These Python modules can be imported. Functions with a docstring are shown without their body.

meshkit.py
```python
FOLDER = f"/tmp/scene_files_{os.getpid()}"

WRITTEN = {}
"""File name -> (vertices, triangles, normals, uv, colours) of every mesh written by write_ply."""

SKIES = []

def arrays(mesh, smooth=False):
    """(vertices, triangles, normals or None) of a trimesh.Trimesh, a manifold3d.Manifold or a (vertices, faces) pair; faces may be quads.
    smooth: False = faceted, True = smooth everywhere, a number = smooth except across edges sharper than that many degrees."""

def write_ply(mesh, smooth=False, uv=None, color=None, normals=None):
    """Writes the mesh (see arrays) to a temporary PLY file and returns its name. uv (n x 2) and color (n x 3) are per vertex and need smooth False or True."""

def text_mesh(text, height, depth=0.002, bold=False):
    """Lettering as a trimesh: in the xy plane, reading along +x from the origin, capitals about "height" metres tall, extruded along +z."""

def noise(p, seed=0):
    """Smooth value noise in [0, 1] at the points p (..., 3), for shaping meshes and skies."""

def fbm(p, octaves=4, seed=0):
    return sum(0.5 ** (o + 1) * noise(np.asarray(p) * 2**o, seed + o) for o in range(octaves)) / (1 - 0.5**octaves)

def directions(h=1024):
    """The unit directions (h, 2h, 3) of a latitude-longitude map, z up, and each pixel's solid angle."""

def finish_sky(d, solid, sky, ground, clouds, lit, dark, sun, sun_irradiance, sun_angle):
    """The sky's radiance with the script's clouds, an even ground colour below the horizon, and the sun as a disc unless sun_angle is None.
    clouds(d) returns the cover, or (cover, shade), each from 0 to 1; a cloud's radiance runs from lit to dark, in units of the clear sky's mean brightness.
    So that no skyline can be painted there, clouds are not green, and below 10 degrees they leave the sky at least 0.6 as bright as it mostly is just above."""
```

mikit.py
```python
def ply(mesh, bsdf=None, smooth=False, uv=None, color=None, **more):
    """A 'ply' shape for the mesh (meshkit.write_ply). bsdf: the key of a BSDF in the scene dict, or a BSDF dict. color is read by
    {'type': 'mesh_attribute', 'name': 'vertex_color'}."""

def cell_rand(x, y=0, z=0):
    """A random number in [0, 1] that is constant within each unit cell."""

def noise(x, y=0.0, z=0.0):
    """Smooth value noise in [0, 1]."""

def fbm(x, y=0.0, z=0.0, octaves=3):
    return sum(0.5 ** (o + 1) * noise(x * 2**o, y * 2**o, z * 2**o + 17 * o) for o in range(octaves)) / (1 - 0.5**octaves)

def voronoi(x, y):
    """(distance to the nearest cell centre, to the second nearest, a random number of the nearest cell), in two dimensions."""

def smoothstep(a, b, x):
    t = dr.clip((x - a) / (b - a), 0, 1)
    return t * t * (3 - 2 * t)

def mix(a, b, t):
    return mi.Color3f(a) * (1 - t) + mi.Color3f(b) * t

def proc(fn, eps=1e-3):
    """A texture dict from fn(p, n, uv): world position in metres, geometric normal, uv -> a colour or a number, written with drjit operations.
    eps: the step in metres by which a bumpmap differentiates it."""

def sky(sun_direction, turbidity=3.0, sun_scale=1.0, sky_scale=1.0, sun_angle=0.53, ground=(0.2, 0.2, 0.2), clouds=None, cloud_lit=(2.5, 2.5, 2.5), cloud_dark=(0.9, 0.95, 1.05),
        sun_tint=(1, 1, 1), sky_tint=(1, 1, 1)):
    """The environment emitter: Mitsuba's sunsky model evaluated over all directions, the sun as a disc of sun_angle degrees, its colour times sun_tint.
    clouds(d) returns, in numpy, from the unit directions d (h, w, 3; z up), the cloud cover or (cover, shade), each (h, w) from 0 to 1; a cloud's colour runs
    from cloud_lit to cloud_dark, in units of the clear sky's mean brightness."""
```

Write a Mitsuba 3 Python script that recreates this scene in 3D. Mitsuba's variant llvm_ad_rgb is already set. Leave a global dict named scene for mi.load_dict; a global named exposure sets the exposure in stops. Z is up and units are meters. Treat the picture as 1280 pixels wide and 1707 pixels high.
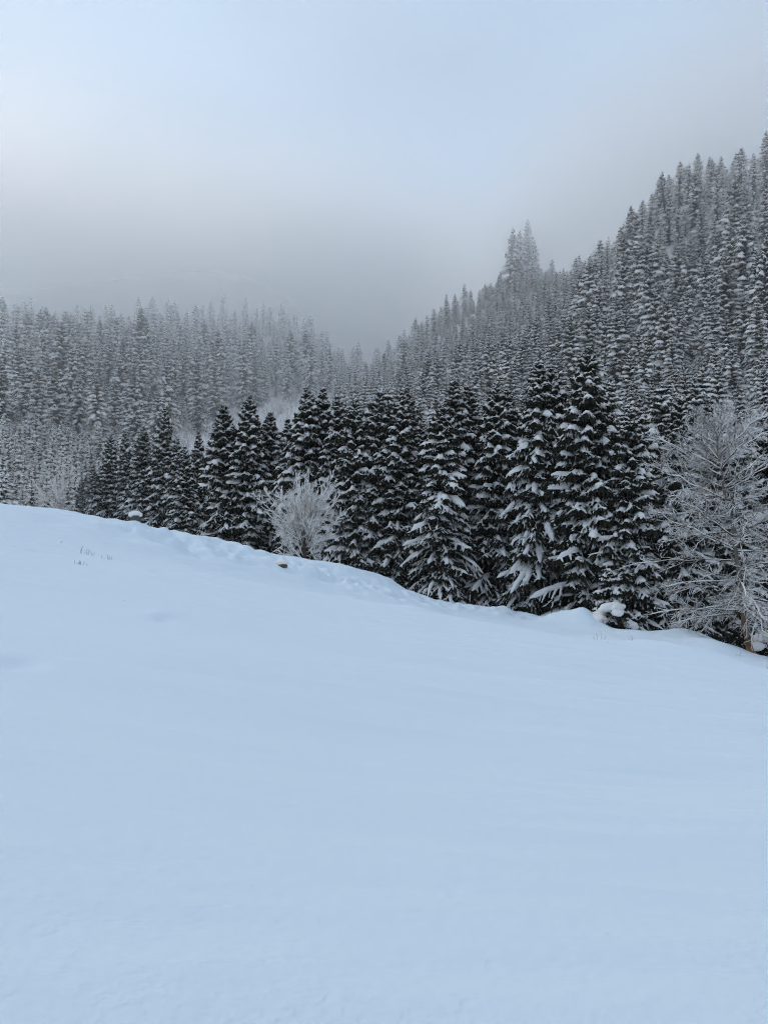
import math, random
import numpy as np, trimesh, mitsuba as mi, drjit as dr, mikit, meshkit
from scipy.interpolate import RBFInterpolator, RegularGridInterpolator
T = mi.ScalarTransform4f
random.seed(7)

# ------------------------------------------------------------------ camera, sky, exposure
EYE, F = 1.65, 1283.0                      # eye height above the snow; focal length in photo pixels (1280 wide)
exposure = 1.17
scene, labels = {'type': 'scene'}, {}
scene['camera'] = {'type': 'perspective', 'fov': 2 * math.degrees(math.atan(640 / F)), 'fov_axis': 'x', 'near_clip': 0.1, 'far_clip': 6000.0,
                   'to_world': T().look_at(origin=[0, 0, EYE], target=[0, 10, EYE], up=[0, 0, 1]), 'medium': {'type': 'ref', 'id': 'haze_medium'}}


def overcast(d):                            # closed cloud: brighter and bluer overhead and towards the left, greyer low down and to the right
    n = meshkit.fbm(np.stack([d[..., 0] * 3.5, d[..., 1] * 3.5, d[..., 2] * 6], -1) + 11, 4, 5) - .5
    el = np.clip(d[..., 2], 0, 1)
    side = np.clip(d @ np.array([-0.72, 0.52, 0.46]), -1, 1)
    return np.ones_like(el), np.clip(0.64 - 0.10 * el - 0.62 * side + 0.85 * n, 0, 1)


scene['sky'] = mikit.sky([-0.62, 0.60, 0.50], turbidity=3, sun_scale=0.3, sun_angle=24, clouds=overcast, ground=(0.7, 0.72, 0.75),
                         cloud_lit=(2.40, 3.20, 4.18), cloud_dark=(1.76, 2.08, 2.62))

# ------------------------------------------------------------------ materials


def rgb(*c):
    return {'type': 'rgb', 'value': list(c)}


def snow_grain(p, n, uv):
    return mikit.fbm(p.x * 22, p.y * 22, p.z * 22, 3) * 0.008 + mikit.noise(p.x * 80, p.y * 80, p.z * 80) * 0.004


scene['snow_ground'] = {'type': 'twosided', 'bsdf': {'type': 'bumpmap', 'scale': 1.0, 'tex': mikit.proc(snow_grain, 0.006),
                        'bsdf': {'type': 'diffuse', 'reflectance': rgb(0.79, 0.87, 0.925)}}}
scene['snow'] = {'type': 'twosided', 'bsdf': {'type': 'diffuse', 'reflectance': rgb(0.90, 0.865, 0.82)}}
scene['needles'] = {'type': 'twosided', 'bsdf': {'type': 'diffuse', 'reflectance': rgb(0.032, 0.030, 0.021)}}
scene['bark'] = {'type': 'twosided', 'bsdf': {'type': 'diffuse', 'reflectance': rgb(0.07, 0.055, 0.045)}}

# ------------------------------------------------------------------ terrain


def P(px, py, d):
    """The point at distance d (metres ahead) seen in the direction of this photo pixel."""
    return np.array([(px - 640) / F * d, d, EYE + (853.5 - py) / F * d])


edge = [(-200, 815, 26), (-90, 828, 27), (0, 838, 28), (60, 845, 29), (120, 853, 30), (180, 866, 31), (230, 876, 32), (300, 890, 34), (370, 903, 36), (430, 920, 38), (480, 930, 40),
        (550, 938, 41), (600, 950, 41.5), (650, 968, 42), (700, 993, 44), (740, 1003, 45), (790, 1009, 46), (840, 1016, 46), (885, 1025, 45), (920, 1031, 43.5), (960, 1038, 42),
        (1003, 1045, 40.5), (1050, 1051, 39), (1090, 1056, 38), (1140, 1058, 37), (1180, 1063, 36), (1220, 1077, 36), (1260, 1091, 35), (1350, 1112, 34)]
front = [(0, 900, 18), (0, 1000, 10.5), (0, 1200, 5), (0, 1707, 2.2), (640, 1010, 23), (640, 1100, 11.6), (640, 1300, 5.5), (640, 1707, 2.45), (1280, 1180, 13.2), (1280, 1350, 6.4),
         (1280, 1707, 2.7), (960, 1068, 27), (960, 1150, 11.7), (960, 1350, 5.55), (320, 960, 17.5), (320, 1100, 8.3), (1200, 1108, 29), (800, 1052, 29), (500, 990, 27), (160, 925, 20)]
meadow = [P(*e) for e in edge + front] + [np.array(v, float) for v in
          [(0, 0, 0), (-20, -10, 2.5), (20, -10, -2.5), (0, -20, .5), (-42, 20, 4.5), (-45, 45, 2), (40, 20, -6), (42, 40, -7), (-15, -40, 2), (20, -40, -1.5), (-60, -10, 6), (60, -10, -6)]]
for px, py, d in edge:
    a, g = P(px, py, d), np.array([(px - 640) / F, 1, 0])
    if px < 660:
        meadow += [a + g * 7 + [0, 0, -1.3], a + g * 20 + [0, 0, -3.6], a + g * 36 + [0, 0, -4.5]]
    else:
        meadow += [P(px, py + 8, d - 4), P(px, py + 19, d - 9), P(px, py + 14, d + 6), P(px, py + 18, d + 14), P(px, py + 10, d + 24), P(px, py - 4, d + 36)]
meadow = np.array(meadow)
near_z = RBFInterpolator(meadow[:, :2], meadow[:, 2], kernel='thin_plate_spline', smoothing=0.002)
hill_px = [  # right slope: ground under the trees
    (1700, 900, 60), (1280, 880, 75), (1150, 885, 78), (1000, 880, 82), (850, 870, 85), (700, 868, 90), (560, 868, 92), (400, 868, 95), (250, 870, 100), (100, 866, 110), (0, 862, 115), (-200, 845, 110), (-500, 800, 100),
    (1280, 690, 140), (1150, 705, 140), (1000, 735, 140), (850, 760, 140), (700, 775, 140), (560, 800, 140),
    (1280, 540, 220), (1150, 562, 220), (1000, 612, 220), (850, 655, 220), (700, 690, 215), (600, 720, 210),
    (1420, 290, 320), (1280, 322, 310), (1200, 320, 325), (1150, 333, 340), (1110, 345, 340), (1075, 370, 340), (1042, 428, 342), (1010, 480, 370),
    (1000, 505, 300), (850, 560, 330), (720, 625, 320), (620, 680, 310),
    (940, 488, 450), (890, 486, 465), (800, 520, 455), (740, 555, 440), (690, 588, 430), (640, 630, 420), (590, 668, 410), (550, 700, 395),
    # valley between the slopes
    (500, 800, 170), (480, 752, 230), (560, 735, 290), (600, 690, 520), (660, 680, 700), (640, 650, 900),
    # left slope
    (-300, 740, 170), (0, 752, 175), (150, 752, 180), (260, 742, 205), (-300, 600, 280), (0, 640, 270), (150, 640, 275), (300, 695, 245), (400, 680, 290), (480, 660, 320), (530, 650, 350),
    (-300, 460, 450), (0, 530, 430), (150, 530, 430), (300, 545, 430), (400, 555, 430), (480, 570, 430), (535, 620, 420),
    (-300, 440, 620), (0, 500, 600), (200, 500, 600), (380, 503, 590), (470, 518, 560), (520, 545, 520), (0, 580, 850), (300, 585, 850), (520, 610, 800)]
hill = [P(*h) for h in hill_px]
for px, py, d in [(1420, 290, 320), (1280, 322, 310), (1150, 333, 340), (1075, 370, 340), (940, 488, 450), (890, 486, 465), (800, 520, 455), (690, 588, 430), (590, 668, 410)]:
    a, g = P(px, py, d), np.array([(px - 640) / F, 1, 0])
    hill += [a + g * 60 + [0, 0, 8], a + g * 220 + [0, 0, 20]]      # the mountain goes on behind the brow, out of sight
hill += [np.array(v, float) for v in [(-900, 950, 330), (0, 980, 150), (900, 950, 250), (900, 300, 200), (-900, 300, 200), (900, -300, 30), (-900, -300, 60), (0, -300, 5), (0, -900, 40), (900, -900, 60), (-900, -900, 90),
                                      (-90, 0, 9), (90, 0, -8), (0, -90, 0), (-150, 90, 12), (140, 60, 12), (-250, 0, 30), (250, 0, 10)]]
hill = np.array(hill)
far_z = RBFInterpolator(hill[:, :2], hill[:, 2], kernel='thin_plate_spline', smoothing=1.0)
LOW = -9.0


def smooth01(a, b, x):
    t = np.clip((x - a) / (b - a), 0, 1)
    return t * t * (3 - 2 * t)


def ground(x, y):
    """Height of the large ground form at x, y (arrays)."""
    x, y = np.broadcast_arrays(np.asarray(x, float), np.asarray(y, float))
    q = np.stack([x.ravel(), y.ravel()], 1)
    r = np.hypot(q[:, 0], q[:, 1])
    w = smooth01(62, 92, r)
    z = np.zeros(len(q))
    m = w < 1
    if m.any():
        z[m] += (1 - w[m]) * near_z(q[m])
    m = w > 0
    if m.any():
        z[m] += w[m] * far_z(q[m])
    return np.maximum(z, LOW).reshape(x.shape)


def fbm2(x, y, f, octv, seed):
    return meshkit.fbm(np.stack([x * f, y * f, np.zeros_like(x) + 3.3 * seed], -1), octv, seed) - 0.5


track = np.array([P(px, py, d)[:2] for px, py, d in [(250, 890, 29), (330, 905, 32), (430, 940, 34), (520, 960, 35), (600, 985, 36), (690, 1000, 40), (760, 1012, 43), (850, 1020, 44)]])
rng0 = np.random.default_rng(21)
prints = []                                  # foot holes along the trampled strip below the forest edge
for i in range(len(track) - 1):
    for t in np.arange(0, 1, 0.16):
        c = track[i] * (1 - t) + track[i + 1] * t
        for k in range(2):
            o = rng0.normal(0, 1, 2) * [0.5, 1.6]
            prints.append((*(c + o), rng0.uniform(.14, .38), rng0.uniform(.14, .32) * rng0.choice([1, 1, -0.8])))
for px, py, d, r, a in [(238, 935, 19.5, .2, .09), (290, 942, 19, .16, .05), (262, 960, 17.5, .18, .05), (270, 1026, 11.5, .17, -.035), (270, 1036, 11.2, .12, .03), (32, 1118, 6.8, .14, .03), (90, 868, 25, .4, .05), (60, 935, 17, .3, .02),
                        (590, 985, 30, .3, -.06), (640, 1000, 29, .35, -.09), (690, 1046, 22, .4, -.05), (420, 930, 31, .3, .08), (370, 915, 30, .25, .07), (395, 912, 31, .2, -.07),
                        (1062, 1062, 36, .55, -.16), (1140, 1058, 36, .7, -.30), (1195, 1078, 32.5, .7, -.15), (1195, 1100, 29, .5, -.06), (945, 1040, 40, 1.1, -.62), (975, 1040, 38.5, .62, -.55), (1085, 1088, 28, .5, -.06)]:
    c = P(px, py, d)
    prints.append((c[0], c[1], 1.25 * r, 1.3 * a if abs(a) < .12 else a))
prints = np.array(prints)


def snow_relief(x, y):
    """Drift, wind ripple, tracks and lumps on the near snow."""
    r = np.hypot(x, y)
    fade = 1 - smooth01(70, 110, r)
    z = 0.34 * fbm2(x, y, 0.16, 3, 1) * smooth01(2, 14, r)
    a = x * 0.97 + y * 0.24                   # wind ripples: long low drifts lying across the slope
    b = -x * 0.24 + y * 0.97
    z = z + 0.26 * fbm2(a * 0.13, b * 0.62, 1.0, 3, 2) * smooth01(1.5, 9, r)
    east = smooth01(-6, 7, x - .25 * y)       # stronger streaks towards the right
    z = z + (0.05 + .09 * east) * fbm2(a * 0.35, b * 1.7, 1.0, 3, 12) + 0.020 * fbm2(a * 0.9, b * 4.5, 1.0, 2, 3) * (1 - smooth01(18, 40, r))
    d = np.full(x.shape, 99.0)                # the trampled strip
    for p, q in zip(track[:-1], track[1:]):
        v = q - p
        t = np.clip(((x - p[0]) * v[0] + (y - p[1]) * v[1]) / (v @ v), 0, 1)
        d = np.minimum(d, np.hypot(x - p[0] - t * v[0], y - p[1] - t * v[1]))
    z = z + np.exp(-(d / 3.4) ** 2) * (0.70 * fbm2(x, y, 0.9, 3, 4) + 0.34 * fbm2(x, y, 2.2, 2, 8))
    right = smooth01(3, 8, x) * smooth01(27, 33, y) * (1 - smooth01(48, 60, y))
    z = z + right * (0.28 * fbm2(x, y, 0.75, 3, 5))
    for cx, cy, pr, pa in prints:
        m = (np.abs(x - cx) < 4 * pr) & (np.abs(y - cy) < 5 * pr)
        if m.any():
            q = ((x[m] - cx) / pr) ** 2 + ((y[m] - cy) / (1.5 * pr)) ** 2
            z[m] -= (1.7 * pa if abs(pa) < .12 else pa) * np.exp(-q)
    return z * fade


def polar_mesh(r, th):
    R, A = np.meshgrid(r, th, indexing='ij')
    x, y = R * np.sin(A), R * np.cos(A)
    z = ground(x, y)
    if r[0] < 110:
        z = z + snow_relief(x, y)
    n, m = R.shape
    i = np.arange(n - 1)[:, None] * m + np.arange(m - 1)[None]
    f = np.stack([i, i + m, i + m + 1, i + 1], -1).reshape(-1, 4)      # counter-clockwise seen from above is i, i+1, i+m+1, i+m
    return np.stack([x, y, z], -1).reshape(-1, 3), f[:, ::-1]


view = np.radians(31)
th = np.concatenate([np.linspace(-math.pi, -view, 60)[:-1], np.linspace(-view, view, 620), np.linspace(view, math.pi, 60)[1:]])
th_in = np.concatenate([[0.0], 0.3 * 1.2 ** np.arange(0, 9)])
r_near = np.concatenate([[0.02, .5, 1.0], np.geomspace(1.5, 110, 520)])
v, f = polar_mesh(r_near, th)
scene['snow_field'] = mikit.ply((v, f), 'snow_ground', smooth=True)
labels['snow_field'] = {'kind': 'structure'}
th_f = th[::4] if th[::4][-1] == th[-1] else np.append(th[::4], th[-1])
EDGE = 950.0


def outer_mesh():
    s = np.concatenate([[0, .002], np.linspace(0.01, 1, 120) ** 1.25])
    A, S = np.meshgrid(th, s, indexing='xy')
    reach = np.minimum(EDGE / np.maximum(np.abs(np.sin(A)), 1e-6), EDGE / np.maximum(np.abs(np.cos(A)), 1e-6))
    R = 110 + (reach - 110) * S
    x, y = R * np.sin(A), R * np.cos(A)
    z = ground(x, y) + fbm2(x, y, 0.05, 3, 9) * 3 * smooth01(110, 150, R)
    n, m = R.shape
    i = np.arange(n - 1)[:, None] * m + np.arange(m - 1)[None]
    f = np.stack([i, i + 1, i + m + 1, i + m], -1).reshape(-1, 4)
    return np.stack([x, y, z], -1).reshape(-1, 3), f


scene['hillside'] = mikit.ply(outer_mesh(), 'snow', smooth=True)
labels['hillside'] = {'kind': 'structure'}


def gz(x, y):
    """Ground height with the near relief, for one point."""
    x, y = np.atleast_1d(np.asarray(x, float)), np.atleast_1d(np.asarray(y, float))
    return float((ground(x, y) + snow_relief(x, y))[0])



def on_ground(px, py, dmin=64, dmax=800):
    """Where the line of sight through a photo pixel first meets the ground: x, distance."""
    d = np.linspace(dmin, dmax, 3000)
    u = (px - 640) / F
    q = 853.5 - (ground(u * d, d) - EYE) / d * F
    i = int(np.argmax(q <= py)) if (q <= py).any() else int(np.argmin(q))
    return u * d[i], d[i]

# ------------------------------------------------------------------ haze and the cloud lying on the slopes
BOX = np.array([[-960, -960, LOW - 1.8], [960, 1000, 400.0]])
nx, ny, nz = 193, 197, 83
gx, gy, gzz = (np.linspace(BOX[0][k], BOX[1][k], n) for k, n in enumerate((nx, ny, nz)))
Z, Y, X = np.meshgrid(gzz, gy, gx, indexing='ij')
nn = meshkit.fbm(np.stack([X / 150, Y / 150, Z / 60], -1), 5, 3) - .5
nf = meshkit.fbm(np.stack([X / 45, Y / 45, Z / 26], -1), 3, 8) - .5
base = np.interp(X, [-300, -150, 0, 60, 140, 260], [42, 48, 66, 116, 108, 100]) - 75 * smooth01(450, 540, Y) * (1 - smooth01(40, 110, X)) + 55 * nn + 24 * nf     # the cloud hangs lower over the left slope
valley = smooth01(95, 210, Y) * (1 - smooth01(-50, 30, X - (Y - 200) * .08)) * (1 - smooth01(45, 120, Z))
top = np.interp(X, [-300, 0, 120, 300], [158, 162, 205, 218]) + 75 * nn + 35 * nf
start = np.interp(X, [-300, -150, 0, 60, 150, 260], [285, 312, 380, 450, 285, 240]) + 80 * nn + 40 * nf
dens = 0.00012 + 0.0005 * smooth01(60, 130, Y) * (1 - smooth01(120, 220, Z)) + 0.0014 * valley * (1 + 1.2 * nn) + 0.034 * smooth01(0, 70, Z - base) * smooth01(-30, 60, Y - start) * (1 - .98 * smooth01(-60, 60, Z - top))
dens = np.maximum(dens, 0.0001)
SMAX = float(dens.max())
scene['haze_medium'] = {'type': 'heterogeneous', 'albedo': {'type': 'constvolume', 'value': rgb(.993, .993, .993)}, 'phase': {'type': 'hg', 'g': .6},
                        'sigma_t': {'type': 'gridvolume', 'grid': mi.VolumeGrid(dens[..., None].astype(np.float32)), 'raw': True,
                                    'to_world': T().translate(BOX[0].tolist()).scale((BOX[1] - BOX[0]).tolist())}}
c, hs = BOX.mean(0), (BOX[1] - BOX[0]) / 2
scene['haze'] = {'type': 'cube', 'to_world': T().translate(c.tolist()).scale(hs.tolist()), 'bsdf': {'type': 'null'}, 'interior': {'type': 'ref', 'id': 'haze_medium'}}
labels['haze'] = {'label': 'low cloud and haze lying over the valley and slopes', 'category': 'haze', 'kind': 'stuff'}
density = RegularGridInterpolator((gzz, gy, gx), dens, bounds_error=False, fill_value=0.0)


def clearness(x, y, z):
    """How much of the light from a far point comes through the haze to the meadow."""
    t = np.linspace(0, 1, 60)[1:]
    return math.exp(-float(density(np.stack([EYE + t * (z - EYE), t * y, t * x], 1)).mean()) * math.sqrt(x * x + y * y + z * z))


# ------------------------------------------------------------------ mesh helpers for plants


def tubes(path, rad, k, flat=1.0, up=(0, 0, 1.0)):
    """Tapered tubes along a batch of paths (B, n, 3) with radii (B, n); the cross-section is flattened along 'up' by flat. Returns vertices, triangles."""
    B, n, _ = path.shape
    t = np.gradient(path, axis=1)
    t /= np.linalg.norm(t, axis=2, keepdims=True) + 1e-9
    u = np.broadcast_to(np.asarray(up, float), t.shape)
    s = np.cross(t, u)
    ln = np.linalg.norm(s, axis=2, keepdims=True)
    s = np.where(ln > 0.05, s / (ln + 1e-9), np.cross(t, [1.0, 0, 0]))
    s /= np.linalg.norm(s, axis=2, keepdims=True) + 1e-9
    w = np.cross(s, t)
    a = np.arange(k) * 2 * math.pi / k + math.pi / k
    ring = path[:, :, None] + rad[:, :, None, None] * (np.cos(a)[None, None, :, None] * s[:, :, None] + flat * np.sin(a)[None, None, :, None] * w[:, :, None])
    vtx = ring.reshape(-1, 3)
    i, j = np.meshgrid(np.arange(n - 1), np.arange(k), indexing='ij')
    a0, a1, b0, b1 = i * k + j, i * k + (j + 1) % k, (i + 1) * k + j, (i + 1) * k + (j + 1) % k
    q = np.concatenate([np.stack([a0, b1, a1], -1).reshape(-1, 3), np.stack([a0, b0, b1], -1).reshape(-1, 3)])
    fc = (q[None] + (np.arange(B) * n * k)[:, None, None]).reshape(-1, 3)
    return vtx, fc


def kites(base, direc, length, width, rng):
    """Needle sprays: folded kite-shaped blades at base (N, 3) along direc (N, 3)."""
    N = len(base)
    d = direc / (np.linalg.norm(direc, axis=1, keepdims=True) + 1e-9)
    r = rng.normal(size=(N, 3))
    s = np.cross(d, r)
    s /= np.linalg.norm(s, axis=1, keepdims=True) + 1e-9
    l, w = length[:, None], width[:, None]
    vtx = np.stack([base, base + d * l * 0.45 + s * w, base + d * l, base + d * l * 0.45 - s * w], 1).reshape(-1, 3)
    i = np.arange(N)[:, None] * 4
    return vtx, np.concatenate([i + [0, 1, 2], i + [0, 2, 3]])


def join(*parts):
    vs, fs, at = [], [], 0
    for vtx, fc in parts:
        vs.append(vtx)
        fs.append(fc + at)
        at += len(vtx)
    return np.concatenate(vs), np.concatenate(fs)


def spruce(seed, H, detail, wide=0.17, droop=0.5, load=1.0, bare=0.03, thin=1.0):
    """A snow-laden spruce of height H at the origin: (trunk, needles, snow)."""
    rng = np.random.default_rng(seed)
    gap, per, nb, nax, kax, nbr, kbr, spr = {'hero': (0.44, 9, 5, 6, 7, 3, 4, 5), 'mid': (0.80, 8, 3, 5, 5, 3, 3, 3), 'far': (1.15, 7, 1, 4, 5, 3, 3, 3)}[detail]
    fine = {'hero': 1.0, 'mid': 1.4, 'far': 2.0}[detail]
    R0 = wide * H
    lean = rng.normal(0, 0.012, 2) * H
    def axis(h):
        t = (h / H)[..., None]
        return np.concatenate([lean * t ** 2, h[..., None]], -1)
    hs = np.linspace(0, H * 0.995, 9)
    trunk = tubes(axis(hs)[None], np.interp(hs, [0, H * .05, H], [0.017 * H, 0.013 * H, 0.01])[None], 7 if detail == 'hero' else 4)
    # boughs
    h = np.arange(bare * H, H * 0.985, gap * (1.0 if detail != 'far' else 1.0))
    h = np.repeat(h, per) + rng.uniform(-1, 1, len(h) * per) * gap * {'hero': .36, 'mid': .3, 'far': .22}[detail]
    h = np.clip(h, bare * H * .8, H * 0.985)
    B = len(h)
    ph = np.tile(np.arange(per), B // per) * 2 * math.pi / per + np.repeat(rng.uniform(0, 7, B // per), per) + rng.normal(0, .3, B)
    t = 1 - h / H                                                  # 0 top, 1 foot
    bulge = 1 + 0.22 * np.sin(ph * 2 + h * 0.9 + seed) * np.clip(t * 3, 0, 1)
    R = R0 * np.interp(t, [0, .04, .12, .25, .45, .7, .9, 1], [.015, .10, .28, .51, .75, .93, 1, .88] if detail == 'hero' else [.015, .09, .25, .48, .72, .92, 1, .9]) * bulge
    L = np.maximum(R * rng.uniform(.72, 1.12, B), 0.12 * fine ** .5)
    e0 = np.interp(t, [0, .08, .3, .6, 1], [1.2, .6, .32, .2, .06]) + rng.normal(0, .12, B)
    dr_ = droop * np.interp(t, [0, .15, .5, 1], [.2, .42, .58, .70]) * rng.uniform(.7, 1.3, B)
    s = np.linspace(0, 1, nax)[None]
    out = np.stack([np.sin(ph), np.cos(ph)], -1)
    z = h[:, None] + L[:, None] * (e0[:, None] * s - dr_[:, None] * s ** 2.1 + 0.06 * s ** 5)
    side = rng.normal(0, .12, B)
    perp = np.stack([out[:, 1], -out[:, 0]], -1)
    xy = out[:, None] * (L[:, None] * s)[..., None] + perp[:, None] * (L[:, None] * side[:, None] * s ** 2)[..., None] + lean * ((h / H) ** 2)[:, None, None]
    ax = np.concatenate([xy, z[..., None]], -1)                    # (B, nax, 3)
    bough = tubes(ax[:, [0, nax // 2, nax - 1]], np.stack([0.02 + .012 * L, 0.012 + .006 * L, L * 0 + .004], 1) * fine ** .5, 3)
    # branchlets on both sides
    nb2 = 2 * nb
    sj = (np.tile((np.arange(nb) + .6) / (nb + .25), 2)[None] + rng.normal(0, .05, (B, nb2))).clip(.12, .97)
    sg = np.repeat([1, -1], nb)[None]
    fi = sj * (nax - 1)
    i0 = np.minimum(fi.astype(int), nax - 2)
    fr = (fi - i0)[..., None]
    bi = np.arange(B)[:, None]
    p0 = ax[bi, i0] * (1 - fr) + ax[bi, i0 + 1] * fr
    td = ax[bi, i0 + 1] - ax[bi, i0]
    td /= np.linalg.norm(td, axis=2, keepdims=True) + 1e-9
    bl = (L[:, None] * 0.44 * (1 - sj) ** .6 * smooth01(0, .35, sj) + 0.10 * fine) * rng.uniform(.7, 1.25, (B, nb2))
    bl = np.minimum(bl, 0.95)
    an = rng.uniform(.75, 1.1, (B, nb2)) * sg
    sd = np.cross(td, [0, 0, 1.0])
    sd /= np.linalg.norm(sd, axis=2, keepdims=True) + 1e-9
    bd = td * np.cos(an)[..., None] + sd * np.sin(an)[..., None]
    bd[..., 2] -= 0.16
    sb = np.linspace(0, 1, nbr)
    br = p0[:, :, None] + bd[:, :, None] * (bl[..., None] * sb)[..., None]
    br[..., 2] -= (bl[..., None] * 0.28 * sb ** 2)
    brf = br.reshape(-1, nbr, 3)
    blf = bl.reshape(-1)
    # needle sprays: hang from the branchlets and from the axis
    N = len(brf)
    ks = rng.uniform(.05, 1, (N, spr))
    fi = ks * (nbr - 1)
    i0 = np.minimum(fi.astype(int), nbr - 2)
    fr = (fi - i0)[..., None]
    ni = np.arange(N)[:, None]
    sp = (brf[ni, i0] * (1 - fr) + brf[ni, i0 + 1] * fr).reshape(-1, 3)
    dv = np.repeat((brf[:, -1] - brf[:, 0]) / (blf[:, None] + 1e-9), spr, 0)
    dv = dv * rng.uniform(.3, 1.1, (len(dv), 1)) + rng.normal(0, .35, dv.shape) + np.stack([0 * dv[:, 0], 0 * dv[:, 0], -rng.uniform(.4, 1.7, len(dv))], 1)
    Lr = np.repeat(np.repeat(L, nb2), spr)
    leaf1 = kites(sp, dv, rng.uniform(.2, .52, len(sp)) * np.clip(Lr / 1.0, .22, 1.15) * fine ** .6 * thin, rng.uniform(.035, .075, len(sp)) * fine * thin, rng)
    na = {'hero': 22, 'mid': 11, 'far': 8}[detail]
    ka = rng.uniform(.02, 1, (B, na))
    fi = ka * (nax - 1)
    i0 = np.minimum(fi.astype(int), nax - 2)
    fr = (fi - i0)[..., None]
    sp2 = (ax[bi, i0] * (1 - fr) + ax[bi, i0 + 1] * fr).reshape(-1, 3)
    tdv = np.repeat(ax[:, -1] - ax[:, 0], na, 0)
    tdv = tdv / (np.linalg.norm(tdv, axis=1, keepdims=True) + 1e-9) * rng.uniform(.2, 1, (len(tdv), 1)) + rng.normal(0, .45, tdv.shape)
    tdv[:, 2] -= rng.uniform(.3, 1.6, len(tdv))
    La = np.repeat(L, na)
    leaf2 = kites(sp2, tdv, rng.uniform(.25, .6, len(sp2)) * np.clip(La / 1.2, .2, 1.2) * fine ** .6 * thin, rng.uniform(.05, .11, len(sp2)) * fine * thin, rng)
    nc = {'hero': 900, 'mid': 420, 'far': 160}[detail]                             # inner sprays close round the trunk
    hc = H * (bare + (.97 - bare) * rng.uniform(0, 1, nc) ** 1.15)
    pc, rc = rng.uniform(0, 2 * math.pi, nc), R0 * np.clip(1 - hc / H, 0, 1) * rng.uniform(.05, .42, nc)
    oc = np.stack([np.sin(pc), np.cos(pc), 0 * pc], 1)
    core = kites(axis(hc) + oc * rc[:, None], oc * .6 + rng.normal(0, .3, (nc, 3)) - [0, 0, .7], np.clip(R0 * .5 * (1.1 - hc / H), .2, 1.3) * rng.uniform(.6, 1.2, nc), rng.uniform(.07, .16, nc) * fine * min(1, H / 15) * np.clip(1.25 - hc / H, .3, 1), rng)
    needles = join(leaf1, leaf2, core) if detail == 'far' else join(bough, leaf1, leaf2, core)
    ndust = int(len(sp) * {'hero': .6, 'mid': .7, 'far': .7}[detail])          # sprays dusted white
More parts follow.
